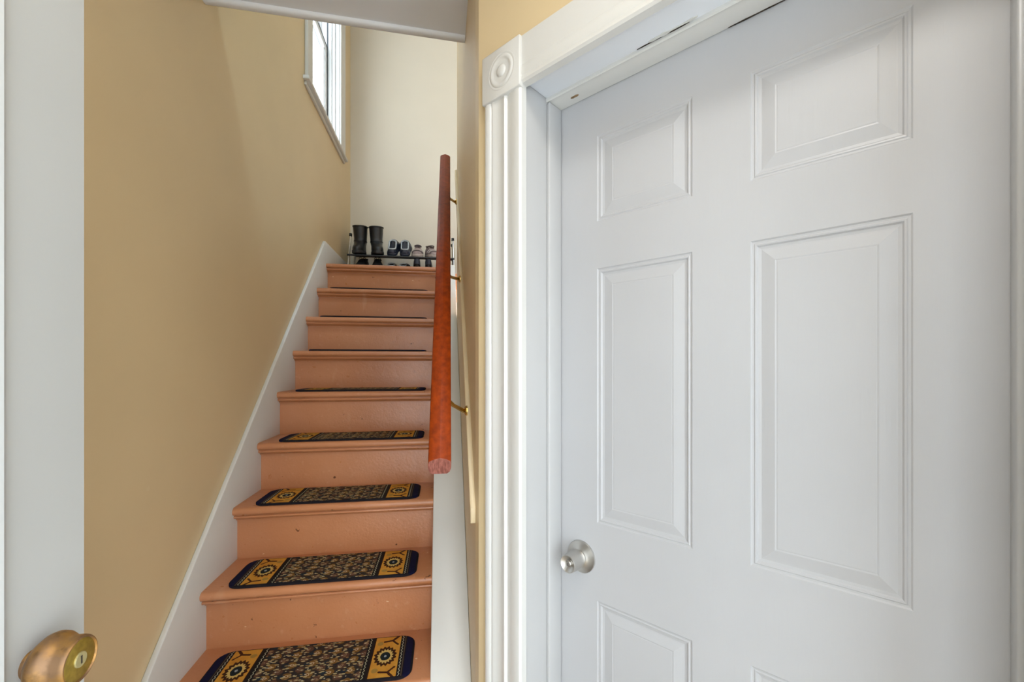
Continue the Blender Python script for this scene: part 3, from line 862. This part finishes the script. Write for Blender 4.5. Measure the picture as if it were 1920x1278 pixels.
def place(name, x, y, shelf, rz, label, cat, group, tilt=None, lift=0.001):
    e = empty(name, (x, y, shelf_z(shelf, y) + lift))
    a = math.atan(SHT) if tilt is None else tilt
    e.rotation_mode = 'XYZ'
    e.matrix_world = Matrix.Translation(e.location) @ Matrix.Rotation(a, 4, 'X') @ Matrix.Rotation(rz, 4, 'Z')
    return tag(e, label, cat, group)

# ankle boots, toes towards the stairs
def boot(x, y, rz, label):
    e = place('ankle_boot', x, y, 1, rz, label, 'boot', 'pair of black boots on the shoe rack')
    e.matrix_world = Matrix.Translation(Vector((x, y, shelf_z(1, y) + 0.003))) @ Matrix.Rotation(0.17, 4, 'X') @ Matrix.Rotation(rz, 4, 'Z')
    def ring(z, y0, y1, hw, toe=1.0, n=24):
        r = []
        for i in range(n):
            a = 2 * math.pi * i / n
            s, c_ = math.sin(a), math.cos(a)
            yy = (y0 + y1) / 2 + (y1 - y0) / 2 * (abs(s) ** 0.85) * (1 if s >= 0 else -1)
            f = (yy - y0) / (y1 - y0)
            ww = hw * (1 + (toe - 1) * f)
            r.append((ww * (abs(c_) ** 0.8) * (1 if c_ >= 0 else -1), yy, z))
        return r
    rings = [ring(0.020, 0.0, 0.262, 0.044, 1.08), ring(0.040, -0.002, 0.262, 0.045, 1.05), ring(0.055, -0.003, 0.250, 0.045, 0.98), ring(0.070, -0.002, 0.215, 0.045, 0.9),
             ring(0.088, 0.0, 0.165, 0.047, 0.97), ring(0.108, -0.001, 0.140, 0.049), ring(0.130, -0.002, 0.128, 0.049), ring(0.170, -0.006, 0.132, 0.053), ring(0.212, -0.010, 0.136, 0.055), ring(0.226, -0.010, 0.136, 0.055), ring(0.229, -0.006, 0.132, 0.052),
             ring(0.224, -0.004, 0.129, 0.050), ring(0.150, 0.004, 0.122, 0.044), ring(0.12, 0.01, 0.115, 0.04)]
    up_ = obj('upper', loft_me('upper', rings), 'black_leather', e)
    so = [(p[0] * 1.05, p[1]) for p in ring(0, -0.004, 0.268, 0.045, 1.08)]
    obj('sole', bevelled(prism('sole', so, 0.0, 0.022), 0.002, 1), 'black_rubber', e)
    rr = ring(0.104, -0.002, 0.144, 0.0475)
    obj('ankle_strap', tube_me('ankle_strap', rr, 0.004, 6, True), 'black_suede', up_)
    rr = ring(0.222, -0.012, 0.138, 0.0565)
    obj('top_band', tube_me('top_band', rr, 0.004, 6, True), 'black_suede', up_)
boot(-0.668, 3.80, R(180), 'black boot at the far left end of the shoe rack beside the post')
boot(-0.556, 3.80, R(192), 'black boot standing next to the navy clogs on the shoe rack')

# navy clogs with pale lining, heels towards the stairs
for i, (x, rz) in enumerate(((-0.404, R(-2)), (-0.301, R(2)))):
    lab = ('navy clog with pale lining standing next to the black boots', 'navy clog with pale lining standing next to the taupe sneakers')[i]
    e = place('slip_on_clog', x, 3.575, 1, rz, lab, 'shoe', 'pair of navy clogs on the shoe rack', tilt=R(31))
    CL = [(t, hw * 1.14, (h * 0.74 + 0.004 if t < 0.2 else h * 0.92) + max(0, (t - 0.25)) * 0.035) for t, hw, h in LOW]
    CL = [(t, hw, h + (0.022 if 0.4 < t < 0.7 else 0)) for t, hw, h in CL]
    shoe_upper('clog', CL, (0.05, 0.47), 0.022, ('navy_rubber', 'navy_rubber', 'pale_lining'), e, 0.26, 0.0055, 'dark_lining')

# taupe strapped sneakers, toes towards the stairs
for i, (x, rz) in enumerate(((-0.205, R(180)), (-0.126, R(197)))):
    lab = ('taupe striped sneaker beside the navy clog, toe pointing straight out', 'taupe striped sneaker half behind the handrail, toe turned outwards')[i]
    y = 3.57 + 0.245
    e = place('strap_sneaker', x, y, 1, rz, lab, 'shoe', 'pair of taupe sneakers on the shoe rack')
    SN = [(t, hw * 1.04, h * 1.12 + (0.022 if t < 0.5 else 0.0)) for t, hw, h in LOW]
    up_ = shoe_upper('sneaker', SN, (0.05, 0.42), 0.026, ('taupe_knit', 'taupe_sole', 'taupe_dark'), e, 0.25, 0.005, 'taupe_dark')
    for t in (0.56, 0.66, 0.76, 0.86):
        h = [s for s in SN if s[0] >= t - 0.03][0]; hw, hh = h[1], h[2]
        pts = [(-(hw + 0.002) * math.cos(R(a)), t * 0.25, 0.024 + (hh + 0.001 - 0.024) * math.sin(R(a)) ** 0.8) for a in range(8, 173, 12)]
        obj('strap', tube_me('strap', pts, 0.0042, 6), 'taupe_dark' if t in (0.66, 0.86) else 'taupe_sole', up_)

# lower shelf: black lace-up shoes, lined flats, black pumps
for i, (x, rz) in enumerate(((-0.642, R(178)), (-0.540, R(186)))):
    lab = ('black lace-up shoe on the lower shelf under the left boot', 'black lace-up shoe on the lower shelf under the right boot')[i]
    e = place('lace_up_shoe', x, 3.81, 0, rz, lab, 'shoe', 'black lace-up shoes on the lower shelf')
    SN = [(t, hw * 1.1, h * 1.2 + (0.018 if t < 0.6 else 0.006)) for t, hw, h in LOW]
    up_ = shoe_upper('laceup', SN, (0.05, 0.40), 0.024, ('black_suede', 'black_rubber', 'black_suede'), e, 0.27, 0.005, 'dark_lining')
    for j in range(4):
        t = 0.46 + 0.055 * j
        pts = [(-0.018, t * 0.27, 0.078 - j * 0.001), (0, t * 0.27 + 0.004, 0.094 - j * 0.002), (0.018, t * 0.27, 0.078 - j * 0.001)]
        obj('lace', tube_me('lace', pts, 0.003, 6), 'black_suede', up_)
    obj('lace_bow', tube_me('lace_bow', [(-0.026, 0.12, 0.102), (-0.014, 0.118, 0.112), (0.0, 0.12, 0.096), (0.014, 0.116, 0.113), (0.027, 0.12, 0.100)], 0.0028, 6), 'black_suede', up_)
for i, (x, rz) in enumerate(((-0.412, R(2)), (-0.330, R(-6)))):
    lab = ('dark flat shoe with pale lining, low shelf, next to the lace-up shoes', 'dark flat shoe with pale lining, low shelf, second from the lace-up shoes')[i]
    e = place('flat_shoe', x, 3.575, 0, rz, lab, 'shoe', 'lined flat shoes on the lower shelf', tilt=R(21))
    FL = [(t, hw * 0.98, h * 0.72 + max(0, t - 0.3) * 0.02) for t, hw, h in LOW]
    shoe_upper('flat', FL, (0.05, 0.47), 0.014, ('black_leather', 'black_rubber', 'pale_lining'), e, 0.25, 0.005, 'taupe_knit')
for i, (x, rz) in enumerate(((-0.205, R(4)), (-0.118, R(-7)))):
    lab = ('black high-heeled pump on the lower shelf below the first taupe sneaker', 'black high-heeled pump on the lower shelf nearest the handrail')[i]
    e = place('high_heel_pump', x, 3.585, 0, rz, lab, 'shoe', 'black pumps on the lower shelf')
    # sloping pump: heel raised
    rings = []
    L = 0.22
    for t, hw, h in LOW:
        y = t * L; lift = 0.075 * max(0, 1 - t / 0.62) ** 1.2
        hh = 0.052 if t < 0.12 else (0.036 if t < 0.62 else 0.040)
        hw *= 0.82
        rings.append([(-hw, y, lift), (-hw * 1.02, y, lift + hh * 0.5), (-hw * 0.8, y, lift + hh), (-hw * 0.55, y, lift + (0.010 if 0.04 < t < 0.62 else hh * 1.05)), (hw * 0.55, y, lift + (0.010 if 0.04 < t < 0.62 else hh * 1.05)), (hw * 0.8, y, lift + hh), (hw * 1.02, y, lift + hh * 0.5), (hw, y, lift)])
    up_ = obj('upper', loft_me('upper', rings), 'navy_rubber', e)
    obj('heel', loft_me('heel', [[(r * math.cos(R(a)), 0.018 + r * math.sin(R(a)) + s, z) for a in range(0, 360, 45)] for r, s, z in ((0.007, -0.004, 0.0), (0.008, -0.003, 0.03), (0.018, 0.004, 0.078))]), 'black_leather', e)
    obj('sole', loft_me('sole', [[(-hw * 0.8, t * L, 0.075 * max(0, 1 - t / 0.62) ** 1.2 - 0.003), (hw * 0.8, t * L, 0.075 * max(0, 1 - t / 0.62) ** 1.2 - 0.003), (hw * 0.8, t * L, 0.075 * max(0, 1 - t / 0.62) ** 1.2 + 0.001), (-hw * 0.8, t * L, 0.075 * max(0, 1 - t / 0.62) ** 1.2 + 0.001)] for t, hw, h in LOW]), 'black_rubber', e)

# ------------------------------------------------------------------ added fill lamps, out of view
def add_fill_lamp(x, y, z, watt, col, label):  # added lamp, evens out the light in hall and stairwell
    e = empty('fill_lamp', (x, y, z)); tag(e, label, 'lamp')
    obj('lamp_base', lathe_me('lamp_base', [(0.0005, 0.0), (0.09, 0.0), (0.09, -0.02), (0.0005, -0.022)], 32, 'z'), 'brass', e)
    obj('lamp_shade', lathe_me('lamp_shade', [(0.14, -0.018), (0.145, -0.03), (0.135, -0.055), (0.10, -0.082), (0.05, -0.096), (0.0005, -0.10)], 40, 'z'), 'fill_glow', e)
    l = bpy.data.lights.new('fill_light', 'AREA'); l.shape = 'DISK'; l.size = 0.28; l.energy = watt; l.color = col
    lo = bpy.data.objects.new('fill_light', l); lo.location = (0, 0, -0.112); lo.parent = e; C.objects.link(lo)
    return e
add_fill_lamp(0.12, 0.12, cz(0.12) - 0.004, FILL_HALL, (1.0, 0.97, 0.92), 'added unseen dome lamp filling the entry with light')
add_fill_lamp(-0.25, 0.75, ZC - 0.001, FILL_UP, (0.60, 0.81, 1.0), 'added unseen dome lamp filling the upper stairwell with cool light')
